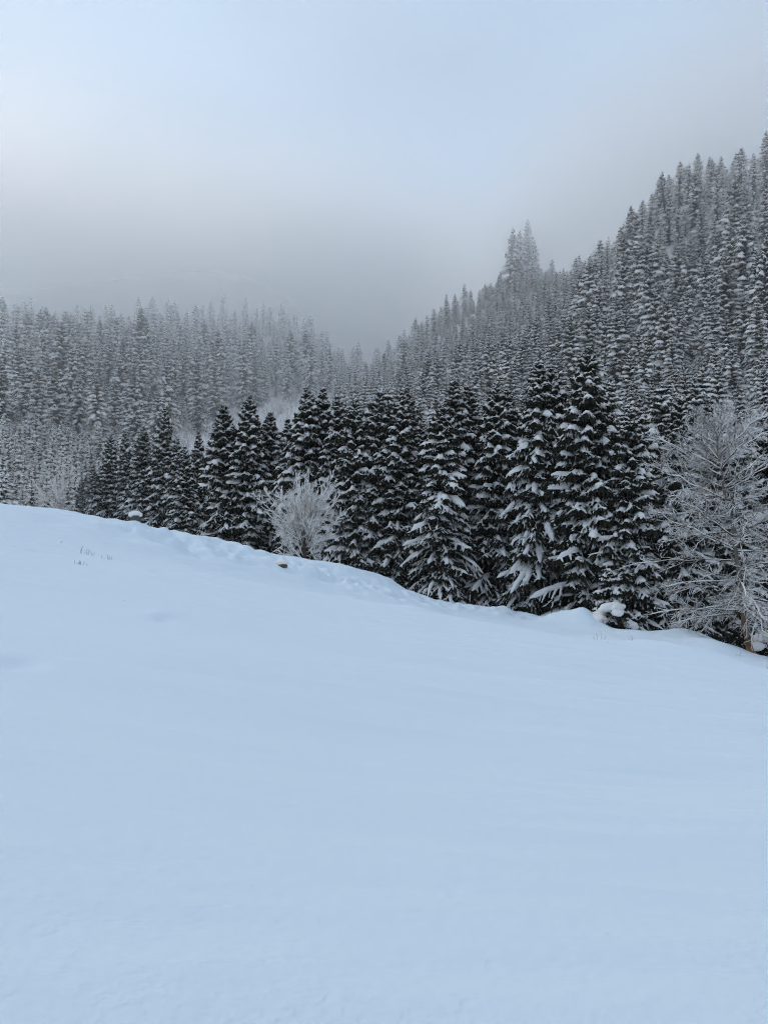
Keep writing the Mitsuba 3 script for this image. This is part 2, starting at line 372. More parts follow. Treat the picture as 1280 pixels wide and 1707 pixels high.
    pick = rng.permutation(len(sp))[:ndust]
    dvd = dv[pick] * [1, 1, .25] + [0, 0, .05]
    dust = kites(sp[pick] + [0, 0, .05], dvd, rng.uniform(.1, .28, ndust) * np.clip(Lr[pick], .35, 1.15) * fine ** .6, rng.uniform(.022, .045, ndust) * fine, rng)
    # snow: a lumpy pad lies on each bough, with fingers out along the branchlets
    keep = rng.uniform(0, 1, B) < np.interp(t, [0, .4, 1], [1, .97, .86])
    m = nax
    sa = np.linspace(0.14, 1.03, m)[None] + np.where(rng.uniform(0, 1, B) < .35, rng.uniform(0, .3, B), 0)[:, None] * np.linspace(1, 0, m)[None]
    fi = np.clip(sa, 0, 1) * (nax - 1)
    i0 = np.minimum(fi.astype(int), nax - 2)
    fr = (fi - i0)[..., None]
    sx = ax[bi, i0] * (1 - fr) + ax[bi, i0 + 1] * fr
    over = {'hero': .88, 'mid': 1.42, 'far': 1.7}[detail]
    thick = load * (0.065 + 0.07 * np.clip(L, 0.1, 2.0)) * (1.05 if detail == 'hero' else .95) * rng.uniform(.5, 1.35, B) * np.interp(t, [0, .3, .65, 1], [1.05, 1.1, .85, .45]) * over
    broad = (0.085 + 0.12 * np.clip(L, .1, 2.4)) * rng.uniform(.7, 1.12, B) * np.interp(t, [0, .35, .65, 1], [1.05, 1.05, .75, .40]) * over
    q = np.linspace(0, 1, m)
    prof = (1 - np.abs(2 * q - 1.12).clip(0, 1.12) ** 2.6 * .78).clip(.12, 1)
    hw = broad[:, None] * prof * rng.uniform(.68, 1.25, (B, m))
    ht = thick[:, None] * prof * rng.uniform(.7, 1.25, (B, m))
    hw[:, -1] *= .62
    ht[:, -1] *= .55
    pv, pf = pads(sx[keep], hw[keep], ht[keep], kax)
    if detail == 'hero':
        pv = pv + (meshkit.noise(pv / .2, 3)[:, None] - .5) * .08 + (np.stack([meshkit.noise(pv / .14, 4 + k) for k in range(3)], 1) - .5) * .15
    kb = (rng.uniform(0, 1, N) < .9 * np.repeat(keep, nb2) + .06) & (rng.uniform(0, 1, N) < (.6 if detail == 'hero' else .5))
    q = np.linspace(0, 1, nbr)
    rb = (.03 + .36 * np.repeat(thick, nb2))[:, None] * np.interp(q, [0, .3, .7, 1], [.8, 1, .9, .5])[None] * rng.uniform(.55, 1.2, (N, nbr))
    rb = np.minimum(rb, .5 * blf[:, None])
    sbx = brf + np.array([0, 0, 1.0]) * (rb * .4)[..., None]
    snow2 = tubes(sbx[kb], rb[kb], kbr, .75)
    return trunk, needles, join((pv, pf), snow2, dust)


def pads(path, hw, ht, k):
    """Snow pads: low arched loaves of half-width hw and height ht lying along a batch of paths, their flanks hanging a little."""
    B, n, _ = path.shape
    t = np.gradient(path, axis=1)
    t /= np.linalg.norm(t, axis=2, keepdims=True) + 1e-9
    s = np.cross(t, [0, 0, 1.0])
    ln = np.linalg.norm(s, axis=2, keepdims=True)
    s = np.where(ln > .1, s / (ln + 1e-9), np.cross(t, [1.0, 0, 0]))
    w = np.cross(s, t)
    a = np.arange(k) * 2 * math.pi / k + math.pi / k
    ca, sa = np.cos(a), np.sin(a)
    v = path[:, :, None] + (hw[..., None] * ca)[..., None] * s[:, :, None] + (ht[..., None] * np.where(sa > 0, 1.25 * sa, .35 * sa) - .28 * hw[..., None] * ca ** 2 + .12 * ht[..., None])[..., None] * w[:, :, None]
    i, j = np.meshgrid(np.arange(n - 1), np.arange(k), indexing='ij')
    a0, a1, b0, b1 = i * k + j, i * k + (j + 1) % k, (i + 1) * k + j, (i + 1) * k + (j + 1) % k
    q = np.concatenate([np.stack([a0, b1, a1], -1).reshape(-1, 3), np.stack([a0, b0, b1], -1).reshape(-1, 3)] + [np.array([[0, j + 1, j + 2], [(n - 1) * k, (n - 1) * k + j + 2, (n - 1) * k + j + 1]]) for j in range(k - 2)])
    return v.reshape(-1, 3), (q[None] + (np.arange(B) * n * k)[:, None, None]).reshape(-1, 3)


def group(name, seed, H, detail, **kw):
    tr, ne, sn = spruce(seed, H, detail, **kw)
    scene[name] = {'type': 'shapegroup', 'trunk': mikit.ply(tr, 'bark', smooth=True), 'crown': mikit.ply(ne, 'needles'),
                   'crown__snow': mikit.ply(sn, 'snow', smooth=True)}
    return len(tr[1]) + len(ne[1]) + len(sn[1])


counts = {}
HERO = [dict(wide=.165, droop=.55), dict(wide=.15, droop=.75), dict(wide=.18, droop=.5), dict(wide=.14, droop=.6, load=1.15), dict(wide=.17, droop=.85, load=.9), dict(wide=.155, droop=.45, load=1.2), dict(wide=.15, droop=.95, load=.85)]
for i, kw in enumerate(HERO):
    counts[f'hero_{i}'] = group(f'hero_{i}', 100 + i, 15.5, 'hero', **kw)
for i in range(6):
    counts[f'mid_{i}'] = group(f'mid_{i}', 200 + i, 17.0, 'mid', wide=[.17, .20, .155, .21, .18, .19][i], droop=[.65, .8, .6, .9, .75, .7][i], load=[1, 1.1, .95, 1.15, 1, 1.1][i], thin=.85)
for i in range(6):
    counts[f'far_{i}'] = group(f'far_{i}', 300 + i, 18.0, 'far', wide=[.18, .20, .165, .22, .19, .21][i], droop=[.7, .85, .65, .95, .8, .8][i], thin=.75)
for i in range(3):
    counts[f'young_{i}'] = group(f'young_{i}', 400 + i, 7.0, 'mid', wide=[.17, .2, .15][i], droop=[.6, .8, .7][i], load=1.1, thin=.5, bare=.01)
HEIGHT = {'hero': 15.5, 'mid': 17.0, 'far': 18.0, 'young': 7.0}


def place(key, grp, x, y, z, height, spin, fat=1.0):
    s = height / HEIGHT[grp.split('_')[0]]
    scene[key] = {'type': 'instance', 'group': {'type': 'ref', 'id': grp}, 'to_world': T().translate([x, y, z]).rotate([0, 0, 1], spin).scale([s * fat, s * fat, s])}


names = {}


def numbered(name):
    n = names.get(name, 0)
    names[name] = n + 1
    return name if n == 0 else f'{name}_{n:03d}'


# ------------------------------------------------------------------ the front row of spruces (apex pixel, distance, variant, width factor)
row = [(136, 795, 93, 3, 1.25), (154, 772, 91, 1, 1.0), (183, 722, 92, 0, 1.0), (211, 715, 90, 3, .9), (237, 706, 86, 5, 1.0), (272, 674, 84, 3, 1.0), (293, 727, 80, 1, .9), (308, 742, 74, 5, 1.1), (334, 716, 78, 3, .9),
       (355, 722, 84, 0, .9), (377, 671, 69, 2, 1.1), (414, 654, 68, 0, 1.0), (452, 683, 70, 4, 1.0), (486, 694, 66, 1, 1.0), (510, 641, 63, 4, 1.0), (531, 640, 65, 1, 1.05), (565, 653, 61, 3, 1.0), (588, 660, 57, 5, 1.0),
       (627, 646, 57, 2, .95), (663, 643, 56, 3, 1.05), (680, 642, 62, 4, 1.0), (701, 700, 58, 1, .9), (735, 666, 52, 4, 1.1), (760, 629, 56, 1, 1.0), (780, 634, 58, 6, 1.0), (823, 631, 53, 0, .9), (847, 642, 56, 6, .9),
       (895, 596, 50, 6, 1.0), (918, 604, 55, 4, .9), (978, 573, 47.5, 0, 1.0), (1004, 638, 55, 5, .9), (1046, 674, 45.5, 5, 1.05), (1129, 656, 46, 2, .95), (1184, 660, 50, 0, 1.0), (1232, 725, 46, 2, 1.0), (1290, 690, 48, 3, 1.0)]
ONES = ['', 'first', 'second', 'third', 'fourth', 'fifth', 'sixth', 'seventh', 'eighth', 'ninth']
ORDER = ONES[1:] + ['tenth', 'eleventh', 'twelfth', 'thirteenth', 'fourteenth', 'fifteenth', 'sixteenth', 'seventeenth', 'eighteenth', 'nineteenth', 'twentieth'] + [f'twenty-{o}' for o in ONES[1:]] + ['thirtieth'] + [f'thirty-{o}' for o in ONES[1:]]
EXTRA = {0: ' beside the frosted shrub', 14: ' behind the bare white tree', 29: ', highest of all', 31: ' behind the young spruce', 34: ' behind the bare larch', 35: ' at the border'}
for i, (px, py, d, k, fat) in enumerate(row):
    a = P(px, py, d)
    z = gz(a[0], a[1]) - 0.15
    key = numbered('spruce_tree')
    place(key, f'hero_{k}', a[0], a[1], z, a[2] - z, (i * 77.7) % 360, .93 * fat)
    size = 'lower' if all(py > row[j][1] + 8 for j in (i - 1, i + 1) if 0 <= j < len(row)) else 'taller' if all(py < row[j][1] - 8 for j in (i - 1, i + 1) if 0 <= j < len(row)) else ''
    look = f'{size} than both neighbours' if size else ['with drooping snowy boughs', 'with layered snow pads', 'loaded with snow'][i % 3]
    labels[key] = {'label': f'dark spruce {look}, {ORDER[i]} from left in front row{EXTRA.get(i, "")}', 'category': 'tree', 'group': 'front row of tall spruces at the edge of the snow field'}

# ------------------------------------------------------------------ the forest on the slopes
rng = np.random.default_rng(5)


def scatter(n, dmin, dmax, pxmin, pxmax):
    d = np.sqrt(rng.uniform(dmin ** 2, dmax ** 2, n))
    px = rng.uniform(pxmin, pxmax, n)
    return (px - 640) / F * d, d, px


cand = []
x, y, px = (np.concatenate(q) for q in zip(scatter(40000, 62, 700, -70, 1350), scatter(9000, 110, 200, -90, 330)))
z = ground(x, y)
py = 853.5 - (z - EYE) / y * F
for xi, yi, zi, pxi, pyi in zip(x, y, z, px, py):
    left = pxi < 545 - (yi < 240) * 0
    cand.append((yi, xi, zi, pxi, pyi))
cand.sort()
taken = {}
forest = []
ca = np.array(cand)
stand = meshkit.fbm(np.stack([ca[:, 1] / 38, ca[:, 0] / 38, 0 * ca[:, 0]], -1), 3, 31)
gap_noise = meshkit.fbm(np.stack([ca[:, 1] / 26, ca[:, 0] / 40, 0 * ca[:, 0] + 5], -1), 2, 33)
row_px, row_py = zip(*sorted((r[0], r[1]) for r in row))
for ci, (yi, xi, zi, pxi, pyi) in enumerate(cand):
    leftside = pxi < 560 and yi > 105
    young = pxi < 330 and 105 < yi < 180
    if pxi < 560 and yi < 118:
        continue
    if 250 < pxi < 545 and 180 > yi:
        continue
    if 215 < pxi < 560 and yi < 330 and pyi > np.interp(pxi, [215, 300, 370, 430, 490, 560], [790, 728, 700, 678, 660, 655]) + 14 * (gap_noise[ci] - .5):          # the brush clearing
        continue
    if not leftside and yi > 120 and gap_noise[ci] > .80:    # openings with brush
        continue
    H = float(np.clip((21 if leftside else 17 + (np.interp(pxi, [900, 1010, 1280], [0, 6, 8.5]) - 1) * smooth01(125, 185, yi) * np.interp(yi, [210, 270, 330], [1, .6, .15])) * math.exp(rng.normal(0, .15) + .8 * (stand[ci] - .5)), 8, 33))
    if young:
        H = rng.uniform(4.5, 9)
    if not leftside and yi < 140 and pxi < 1000 and 853.5 - (zi + H - EYE) / yi * F < np.interp(pxi, row_px, row_py) - 4:
        continue                                                  # nothing behind the front row stands out above it so near
    sp = (0.44 if leftside else .45) * H if not young else 3.2
    c = (int(xi // 6), int(yi // 6))
    if any((xi - q[0]) ** 2 + (yi - q[1]) ** 2 < (sp) ** 2 for a in (-1, 0, 1) for b in (-1, 0, 1) for q in taken.get((c[0] + a, c[1] + b), ())):
        continue
    taken.setdefault(c, []).append((xi, yi))
    forest.append((xi, yi, zi, H, leftside, young))
for ci, (yi, xi, zi, pxi, pyi) in enumerate(cand):               # younger trees fill the gaps between the old ones
    if yi < 135 or (pxi < 330 and yi < 180) or (215 < pxi < 560 and yi < 335 and pyi > np.interp(pxi, [215, 300, 370, 430, 490, 560], [790, 728, 700, 678, 660, 655]) - 3):
        continue
    H = rng.uniform(6, 10.5) * (1 + .35 * (pxi > 1000))
    c = (int(xi // 6), int(yi // 6))
    if any((xi - q[0]) ** 2 + (yi - q[1]) ** 2 < (.46 * H) ** 2 for a in (-1, 0, 1) for b in (-1, 0, 1) for q in taken.get((c[0] + a, c[1] + b), ())):
        continue
    taken.setdefault(c, []).append((xi, yi))
    forest.append((xi, yi, zi, H, pxi < 560, False))
forest.sort(key=lambda q: q[1])
# what each tree shows, nearest first, against a coarse coverage picture
W_, H_ = 320, 427
cover = np.zeros((H_, W_), bool)


def shows(x, y, z, H, w, mark=True):
    k = W_ / 1280
    cx = (640 + x / y * F) * k
    top, bot = (853.5 - (z + H - EYE) / y * F) * k, (853.5 - (z - EYE) / y * F) * k
    n = 0
    for r in range(max(0, int(top)), min(H_ - 1, int(bot)) + 1):
        hw = max(.3, (r - top) / max(bot - top, 1e-6) * w / y * F * k)
        a, b = max(0, int(cx - hw)), min(W_, int(cx + hw) + 1)
        if a < b:
            n += np.count_nonzero(~cover[r, a:b])
            if mark:
                ia, ib = int(cx - hw * .7), int(cx + hw * .7) + 1
                cover[r, max(0, ia):max(0, min(W_, ib))] = True
    return n


th_s = np.linspace(-0.52, 0.52, W_)
horizon = np.full(W_, H_)
ranges = np.geomspace(2, 60, 200)
for c in range(W_):                                              # the snow field hides what lies below its brow
    u = (c / W_ * 1280 - 640) / F
    pyc = 853.5 - (ground(u * ranges, ranges) - EYE) / ranges * F
    r0 = int(pyc.min() * W_ / 1280) + 1
    cover[max(0, r0):, c] = True
for i, (px, py, d, k, fat) in enumerate(row):
    a = P(px, py, d)
    z0 = gz(a[0], a[1])
    shows(a[0], a[1], z0, a[2] - z0, .14 * (a[2] - z0))
seen = []
for t_ in forest:
    n = shows(t_[0], t_[1], t_[2], t_[3], .125 * t_[3])
    if n > 1 and clearness(t_[0], t_[1], t_[2] + .7 * t_[3]) > .09:      # what the cloud swallows is left out
        seen.append((n, *t_))
seen.sort(key=lambda q: -q[0])
ZONES = [('small white young spruce in the thicket at the foot of the left slope', 'young spruces at the foot of the left slope'),
         ('tall old spruce low on the hazy left slope', 'old spruces low on the left slope'), ('spruce fading into cloud high on the left slope', 'spruces high on the left slope'),
         ('snow laden spruce standing close behind the dark front row', 'spruces behind the front row'), ('large snow covered spruce low on the steep right slope', 'spruces low on the right slope'),
         ('snow covered spruce high on the steep right slope', 'spruces high on the right slope'), ('small looking snow covered spruce on the middle slope below the far ridge', 'spruces on the middle slope')]


def pxi_of(x, y):
    return 640 + x / y * F


single = set(id(q) for q in seen[:264])
stuff = 0
for q in seen:
    n, xi, yi, zi, H, leftside, young = q
    grp = f'young_{rng.integers(3)}' if young else f'mid_{rng.integers(6)}' if (H / yi * F > 92) else f'far_{rng.integers(6)}'
    if id(q) in single:
        key = numbered('spruce_tree')
        lab, grp_name = ZONES[0 if young else 1 if leftside and yi < 300 else 2 if leftside else 3 if yi < 150 else 4 if pxi_of(xi, yi) > 1000 and yi < 240 else 5 if pxi_of(xi, yi) > 1000 else 6]
        labels[key] = {'label': lab, 'category': 'tree', 'group': grp_name}
    else:
        key = 'spruce_forest' + (f'__{stuff:03d}' if stuff else '')
        key = f'spruce_forest__{stuff + 1:03d}'
        stuff += 1
    place(key, grp, xi, yi, zi - .3, H, rng.uniform(0, 360), rng.uniform(.85, 1.2))
labels['spruce_forest'] = {'label': 'snow-laden spruce forest covering the mountain slopes', 'category': 'forest', 'kind': 'stuff'}

# ------------------------------------------------------------------ bare trees and shrubs
scene['larch_bark'] = {'type': 'twosided', 'bsdf': {'type': 'diffuse', 'reflectance': mikit.proc(lambda p, n, uv: mikit.mix(
    mikit.mix((.30, .155, .075), (.10, .07, .055), mikit.smoothstep(.45, .7, mikit.fbm(p.x * 9, p.y * 9, p.z * 5, 3))), (.17, .14, .12), mikit.smoothstep(-4.0, -2.6, p.z)))}}
scene['twig'] = {'type': 'twosided', 'bsdf': {'type': 'diffuse', 'reflectance': rgb(.085, .068, .058)}}
scene['rime_twig'] = {'type': 'twosided', 'bsdf': {'type': 'diffuse', 'reflectance': rgb(.40, .36, .37)}}


def along(paths, f):
    """Points and unit tangents at the fractions f (B, m) along the paths (B, n, 3)."""
    n = paths.shape[1]
    fi = np.clip(f, 0, 1) * (n - 1)
    i0 = np.minimum(fi.astype(int), n - 2)
    fr, b = (fi - i0)[..., None], np.arange(len(paths))[:, None]
    p, q = paths[b, i0], paths[b, i0 + 1]
    t = q - p
    return p * (1 - fr) + q * fr, t / (np.linalg.norm(t, axis=-1, keepdims=True) + 1e-9)


def shoots(paths, per, f0, f1, ratio, angle, rng, n=4, flat=0.5, lift=0.0, least=.08, wob=.12):
    """Side shoots: per of them on each path; returns their paths. flat presses them into the horizontal, lift bends them up."""
    B = len(paths)
    ln = np.linalg.norm(np.diff(paths, axis=1), axis=2).sum(1)
    f = np.sort(rng.uniform(f0, f1, (B, per)), 1)
    p, t = along(paths, f)
    r = rng.normal(size=(B, per, 3)) * [1, 1, flat]
    s = np.cross(t, np.cross(r, t))
    s /= np.linalg.norm(s, axis=-1, keepdims=True) + 1e-9
    a = np.radians(rng.normal(angle, 9, (B, per)))[..., None]
    d = t * np.cos(a) + s * np.sin(a)
    d[..., 2] += lift
    d /= np.linalg.norm(d, axis=-1, keepdims=True)
    L = np.maximum(ln[:, None] * ratio * (1.08 - f) ** .7 * rng.uniform(.6, 1.3, (B, per)), least).reshape(-1, 1, 1)
    q = np.linspace(0, 1, n)[None, :, None]
    out = p.reshape(-1, 1, 3) + d.reshape(-1, 1, 3) * L * q
    bend = rng.normal(0, wob, (B * per, 1, 3)) * L * q ** 2
    kink = rng.normal(0, wob * .3, (B * per, n, 3)) * L * np.minimum(q, .5)
    return out + bend + kink


def twigs(paths, r0, r1, k=3):
    n = paths.shape[1]
    return tubes(paths, np.broadcast_to(np.linspace(r0, r1, n), paths.shape[:2]), k)


def snow_on(paths, rng, r, flat=.8, up=.6, keep=.9, k=4):
    """A ridge of snow along the upper side of the twigs."""
    B, n, _ = paths.shape
    m = rng.uniform(0, 1, B) < keep
    rad = r * rng.uniform(.5, 1.35, (B, n)) * np.interp(np.linspace(0, 1, n), [0, .2, .8, 1], [.6, 1, .9, .5])
    return tubes((paths + np.array([0, 0, 1.0]) * (rad * up)[..., None])[m], rad[m], k, flat)


# the larch at the right edge of the snow field
rg = np.random.default_rng(77)
key = 'bare_larch'
a = P(1252, 1090, 35)
base = np.array([a[0], a[1], gz(a[0], a[1]) - .15])
tp = np.array([P(1252, 1094, 35), P(1243, 1050, 35), P(1236, 985, 35), P(1229, 930, 35), P(1220, 870, 35.1), P(1208, 815, 35.2), P(1198, 760, 35.3), P(1190, 705, 35.4)])
tp[0, 2] = base[2]
tf = np.linspace(0, 1, 22)
tp = np.stack([np.interp(tf, np.linspace(0, 1, len(tp)), tp[:, k]) for k in range(3)], 1)
tp += np.concatenate([np.zeros((2, 3)), rg.normal(0, .035, (20, 3)) * [1, 1, 0]])
scene[key + '__trunk'] = mikit.ply(tubes(tp[None], np.interp(tf, [0, .05, .3, .6, 1], [.22, .15, .105, .065, .012])[None] * rg.uniform(.93, 1.07, (1, 22)), 9), 'larch_bark', smooth=True)
nl = 84
f = np.sort(rg.uniform(.16, .97, nl))
p, _ = along(tp[None], f[None])
p = p[0]
az = rg.uniform(0, 2 * math.pi, nl) + np.arange(nl) * 2.4
L = np.interp(f, [.15, .3, .55, .8, 1], [3.6, 4.6, 4.2, 2.8, .9]) * rg.uniform(.7, 1.15, nl)
rise = np.interp(f, [.15, .4, .8, 1], [-.06, .12, .5, 1.1]) + rg.normal(0, .12, nl)
q = np.linspace(0, 1, 8)
limb = p[:, None] + np.stack([np.sin(az), np.cos(az), rise], 1)[:, None] * (L[:, None] * q)[..., None]
limb[..., 2] -= (L[:, None] * .16 * q ** 2) * (rise[:, None] < .4)
limb += rg.normal(0, .05, limb.shape) * np.minimum(q * 2, 1)[:, None]
for i in range(nl):
    scene[key + '__branch' + (f'_{i:03d}' if i else '')] = mikit.ply(tubes(limb[i:i + 1], np.linspace(.034 * (L[i] / 4) ** .5, .008, 8)[None], 5), 'twig', smooth=True)
t2 = shoots(limb, 14, .1, 1, .36, 46, rg, 5, .5, .02)
t3 = shoots(t2, 7, .08, 1, .5, 44, rg, 3, .8, -.05, .22)
scene[key + '__crown'] = mikit.ply(join(twigs(t2, .016, .008), twigs(t3, .011, .006)), 'twig')
scene[key + '__crown__snow'] = mikit.ply(join(snow_on(limb, rg, .034, 1.1, .9, .9, 4), snow_on(t2, rg, .022, 1.0, .7, .9, 3), snow_on(t3, rg, .0155, .9, .5, .85, 3)), 'snow', smooth=True)
labels[key] = {'label': 'bare larch at the right edge with orange brown lower trunk and snow covered twigs', 'category': 'tree'}


def bare_shrub(key, x, y, height, spread, seed, stems, dense, label, mat='twig', rs=.03, cat='shrub', group=None, trunk_h=.0, rise=(.5, 1.6)):
    """A bare broadleaf tree or shrub: stems fanning out, two orders of twigs, snow on all."""
    rg = np.random.default_rng(seed)
    z = gz(x, y) - .1
    n = stems
    az = np.arange(n) * 2.4 + rg.uniform(0, .5, n)
    el = np.radians(np.linspace(14, 88, n)[rg.permutation(n)])
    zc, ea, eb = (height - trunk_h) * .52, spread / 2, (height - trunk_h) * .5                 # crown: an ellipsoid above the trunk
    qa, qb, qc = (np.cos(el) / ea) ** 2 + (np.sin(el) / eb) ** 2, -2 * np.sin(el) * zc / eb ** 2, (zc / eb) ** 2 - 1
    L = (-qb + np.sqrt(np.maximum(qb ** 2 - 4 * qa * qc, 0))) / (2 * qa) * rg.uniform(.72, .98, n)
    q = np.linspace(0, 1, 7)
    d = np.stack([np.sin(az) * np.cos(el), np.cos(az) * np.cos(el), np.sin(el)], 1)
    start = np.array([x, y, z + trunk_h]) + np.stack([0 * az, 0 * az, rg.uniform(-.6, .7, n) * trunk_h], 1)
    limb = start[:, None] + d[:, None] * (L[:, None] * q)[..., None]
    limb[..., 2] += (L[:, None] * .30 * (q ** 2 - q * .6)) * np.cos(el)[:, None]
    limb += rg.normal(0, .02 * height / 5, limb.shape) * np.minimum(q * 2, 1)[:, None]
    thick = .012 * height
    if trunk_h:
        scene[key + '__trunk'] = mikit.ply(tubes(np.array([[[x, y, z], [x + .02, y, z + trunk_h * .6], [x, y, z + trunk_h * 1.7]]]), np.array([[thick * 1.5, thick * 1.2, thick * .8]]), 6), mat, smooth=True)
    t2 = shoots(limb, dense, .2, 1, .36, 38, rg, 4, 1.0, .15)
    t3 = shoots(t2, 5, .15, 1, .55, 36, rg, 3, 1.0, .12, .1 * height / 5)
    scene[key + '__crown'] = mikit.ply(join(twigs(limb, thick * .55, .008, 4), twigs(t2, .012 * height / 5 + .003, .004), twigs(t3, .007 * height / 5 + .002, .003)), mat)
    scene[key + '__crown__snow'] = mikit.ply(join(snow_on(limb, rg, rs * 1.4, 1, .9, 1), snow_on(t2, rg, rs, 1, .7, .92), snow_on(t3, rg, rs * .7, .9, .5, .85, 3)), 'snow', smooth=True)
    labels[key] = {'label': label, 'category': cat}
    if group:
        labels[key]['group'] = group


a = P(507, 936, 46)
bare_shrub('bare_tree', a[0], a[1], (938 - 790) / F * 46, 172 / F * 46, 31, 52, 13, 'small bare round crowned tree white with snow in front of the dark spruces', rs=.027, cat='tree', trunk_h=1.5)
a = P(105, 800, 118)
bare_shrub('frosted_shrub', a[0], a[1], 8.2, 10.0, 32, 30, 8, 'large hazy frosted shrub behind the snow brow left of the spruce row', 'rime_twig', rs=.035)
a = P(60, 800, 122)
bare_shrub('frosted_shrub_001', a[0], a[1], 5.5, 7.0, 33, 22, 7, 'lower frosted shrub left of the large hazy one behind the snow brow', 'rime_twig', rs=.035)
names['frosted_shrub'] = 2
for i, (px, py, hh, w, lab) in enumerate([(376, 708, 9, 12, 'round pale frosted shrub below the foggy left forest above the brush clearing'), (468, 690, 8, 12, 'frosted shrub at the upper edge of the brush clearing on the left slope'),
                                          (815, 565, 8, 15, 'pale leafless shrub among the spruces on the far middle ridge'), (985, 610, 9, 13, 'pale leafless shrub at the left foot of the steep right slope')]):
    a = on_ground(px, py)
    bare_shrub(numbered('frosted_shrub'), a[0], a[1], hh, w, 40 + i, 20, 6, lab, 'rime_twig', rs=.05)

# brushwood over the clearing on the left slope: too many and too thin to count
rg = np.random.default_rng(91)
parts_t, parts_s = [], []
n = 0
bx, bd, bpx = scatter(3600, 185, 335, 215, 560)
bz = ground(bx, bd)
bpy = 853.5 - (bz - EYE) / bd * F
sel = (bpy > 650) & (bpy < 800)
bx, bd, bz = bx[sel], bd[sel], bz[sel]
B = len(bx)
for stem in range(3):
    az, el, L = rg.uniform(0, 6.28, B), np.radians(rg.uniform(50, 88, B)), rg.uniform(.9, 3.0, B)
    q = np.linspace(0, 1, 4)
    d3 = np.stack([np.sin(az) * np.cos(el), np.cos(az) * np.cos(el), np.sin(el)], 1)
    pth = np.stack([bx, bd, bz - .2], 1)[:, None] + d3[:, None] * (L[:, None] * q)[..., None] + rg.normal(0, .06, (B, 4, 3))
    parts_t.append(twigs(pth, .05, .02))
    t2 = shoots(pth, 3, .3, 1, .5, 40, rg, 3, 1, .1, .3)
    parts_t.append(twigs(t2, .03, .015))
    parts_s.append(snow_on(t2, rg, .055, .9, .5, .6, 3))
scene['brushwood'] = mikit.ply(join(*parts_t), 'rime_twig')
scene['brushwood__snow'] = mikit.ply(join(*parts_s), 'snow')
labels['brushwood'] = {'label': 'snow dusted leafless brushwood covering the clearing on the left slope', 'category': 'brush', 'kind': 'stuff'}
labels['brushwood__snow'] = {'kind': 'stuff'}

# ------------------------------------------------------------------ small things along the snow edge


def blob(center, radii, seed, amp=.18, sub=3, freq=1.6):
    m = trimesh.creation.icosphere(subdivisions=sub)
    v = m.vertices * (1 + amp * 2 * (meshkit.fbm(m.vertices * freq + seed * 7.7, 3, seed)[:, None] - .5))
    return v * radii + center, np.array(m.faces)


# young spruce with a thick snow pillow on a bush, standing in the dip at the forest edge
a = P(1014, 1046, 39)
z = gz(a[0], a[1]) - .1
tr, ne, sn = spruce(555, 3.1, 'hero', wide=.30, droop=.7, load=.9)
mv = lambda m, s=1.0: (m[0] * s + [a[0], a[1], z], m[1])
scene['young_spruce__trunk'], scene['young_spruce__crown'], scene['young_spruce__crown__snow'] = mikit.ply(mv(tr), 'bark', smooth=True), mikit.ply(mv(ne), 'needles'), mikit.ply(mv(sn), 'snow', smooth=True)
labels['young_spruce'] = {'label': 'little snow covered young spruce in the dip at the foot of the dark trees', 'category': 'tree'}


def pillow_bush(key, px, py, d, w, h, seed, label, n=16):
    a = P(px, py, d)
    rg = np.random.default_rng(seed)
    z = gz(a[0], a[1]) - .08
    c = np.array([a[0], a[1], z])
    m = 900
    dr3 = rg.normal(size=(m, 3))
    dr3[:, 2] = np.abs(dr3[:, 2]) * .8
    dr3 /= np.linalg.norm(dr3, axis=1, keepdims=True)
    base = c + dr3 * np.array([w / 2, w / 2, h]) * rg.uniform(.3, .86, (m, 1))
    scene[key + '__foliage'] = mikit.ply(kites(base, dr3 + rg.normal(0, .5, (m, 3)), rg.uniform(.1, .28, m), rg.uniform(.015, .035, m), rg), 'needles')
    bl = []
    for i in range(n):
        az = math.pi * (-.62 + 1.24 * ((i * .618) % 1)) + (0 if i % 4 else math.pi)          # lobes over the top and back, the front stays open
        el = math.radians(rg.uniform(8, 40) if i % 2 else rg.uniform(45, 88))
        dd = np.array([math.sin(az) * math.cos(el), math.cos(az) * math.cos(el), math.sin(el)])
        s_ = w * rg.uniform(.13, .24)
        v, f = blob(c + dd * [w / 2, w / 2, h] + [0, 0, -.05], [s_ * 1.15, s_, s_ * .62], seed + i, .34, 3, 1.3)
        bl.append((v, f))
    scene[key + '__snow'] = mikit.ply(join(*bl), 'snow', smooth=True)
    labels[key] = {'label': label, 'category': 'bush'}


pillow_bush('snowy_bush', 1022, 1048, 38.2, 1.75, 1.15, 61, 'low dark bush under round snow pillows beside the snow mound')
pillow_bush('snowy_bush_001', 1279, 1082, 36.5, 1.5, 1.25, 62, 'bush buried in snow pillows behind the larch trunk at the right border')

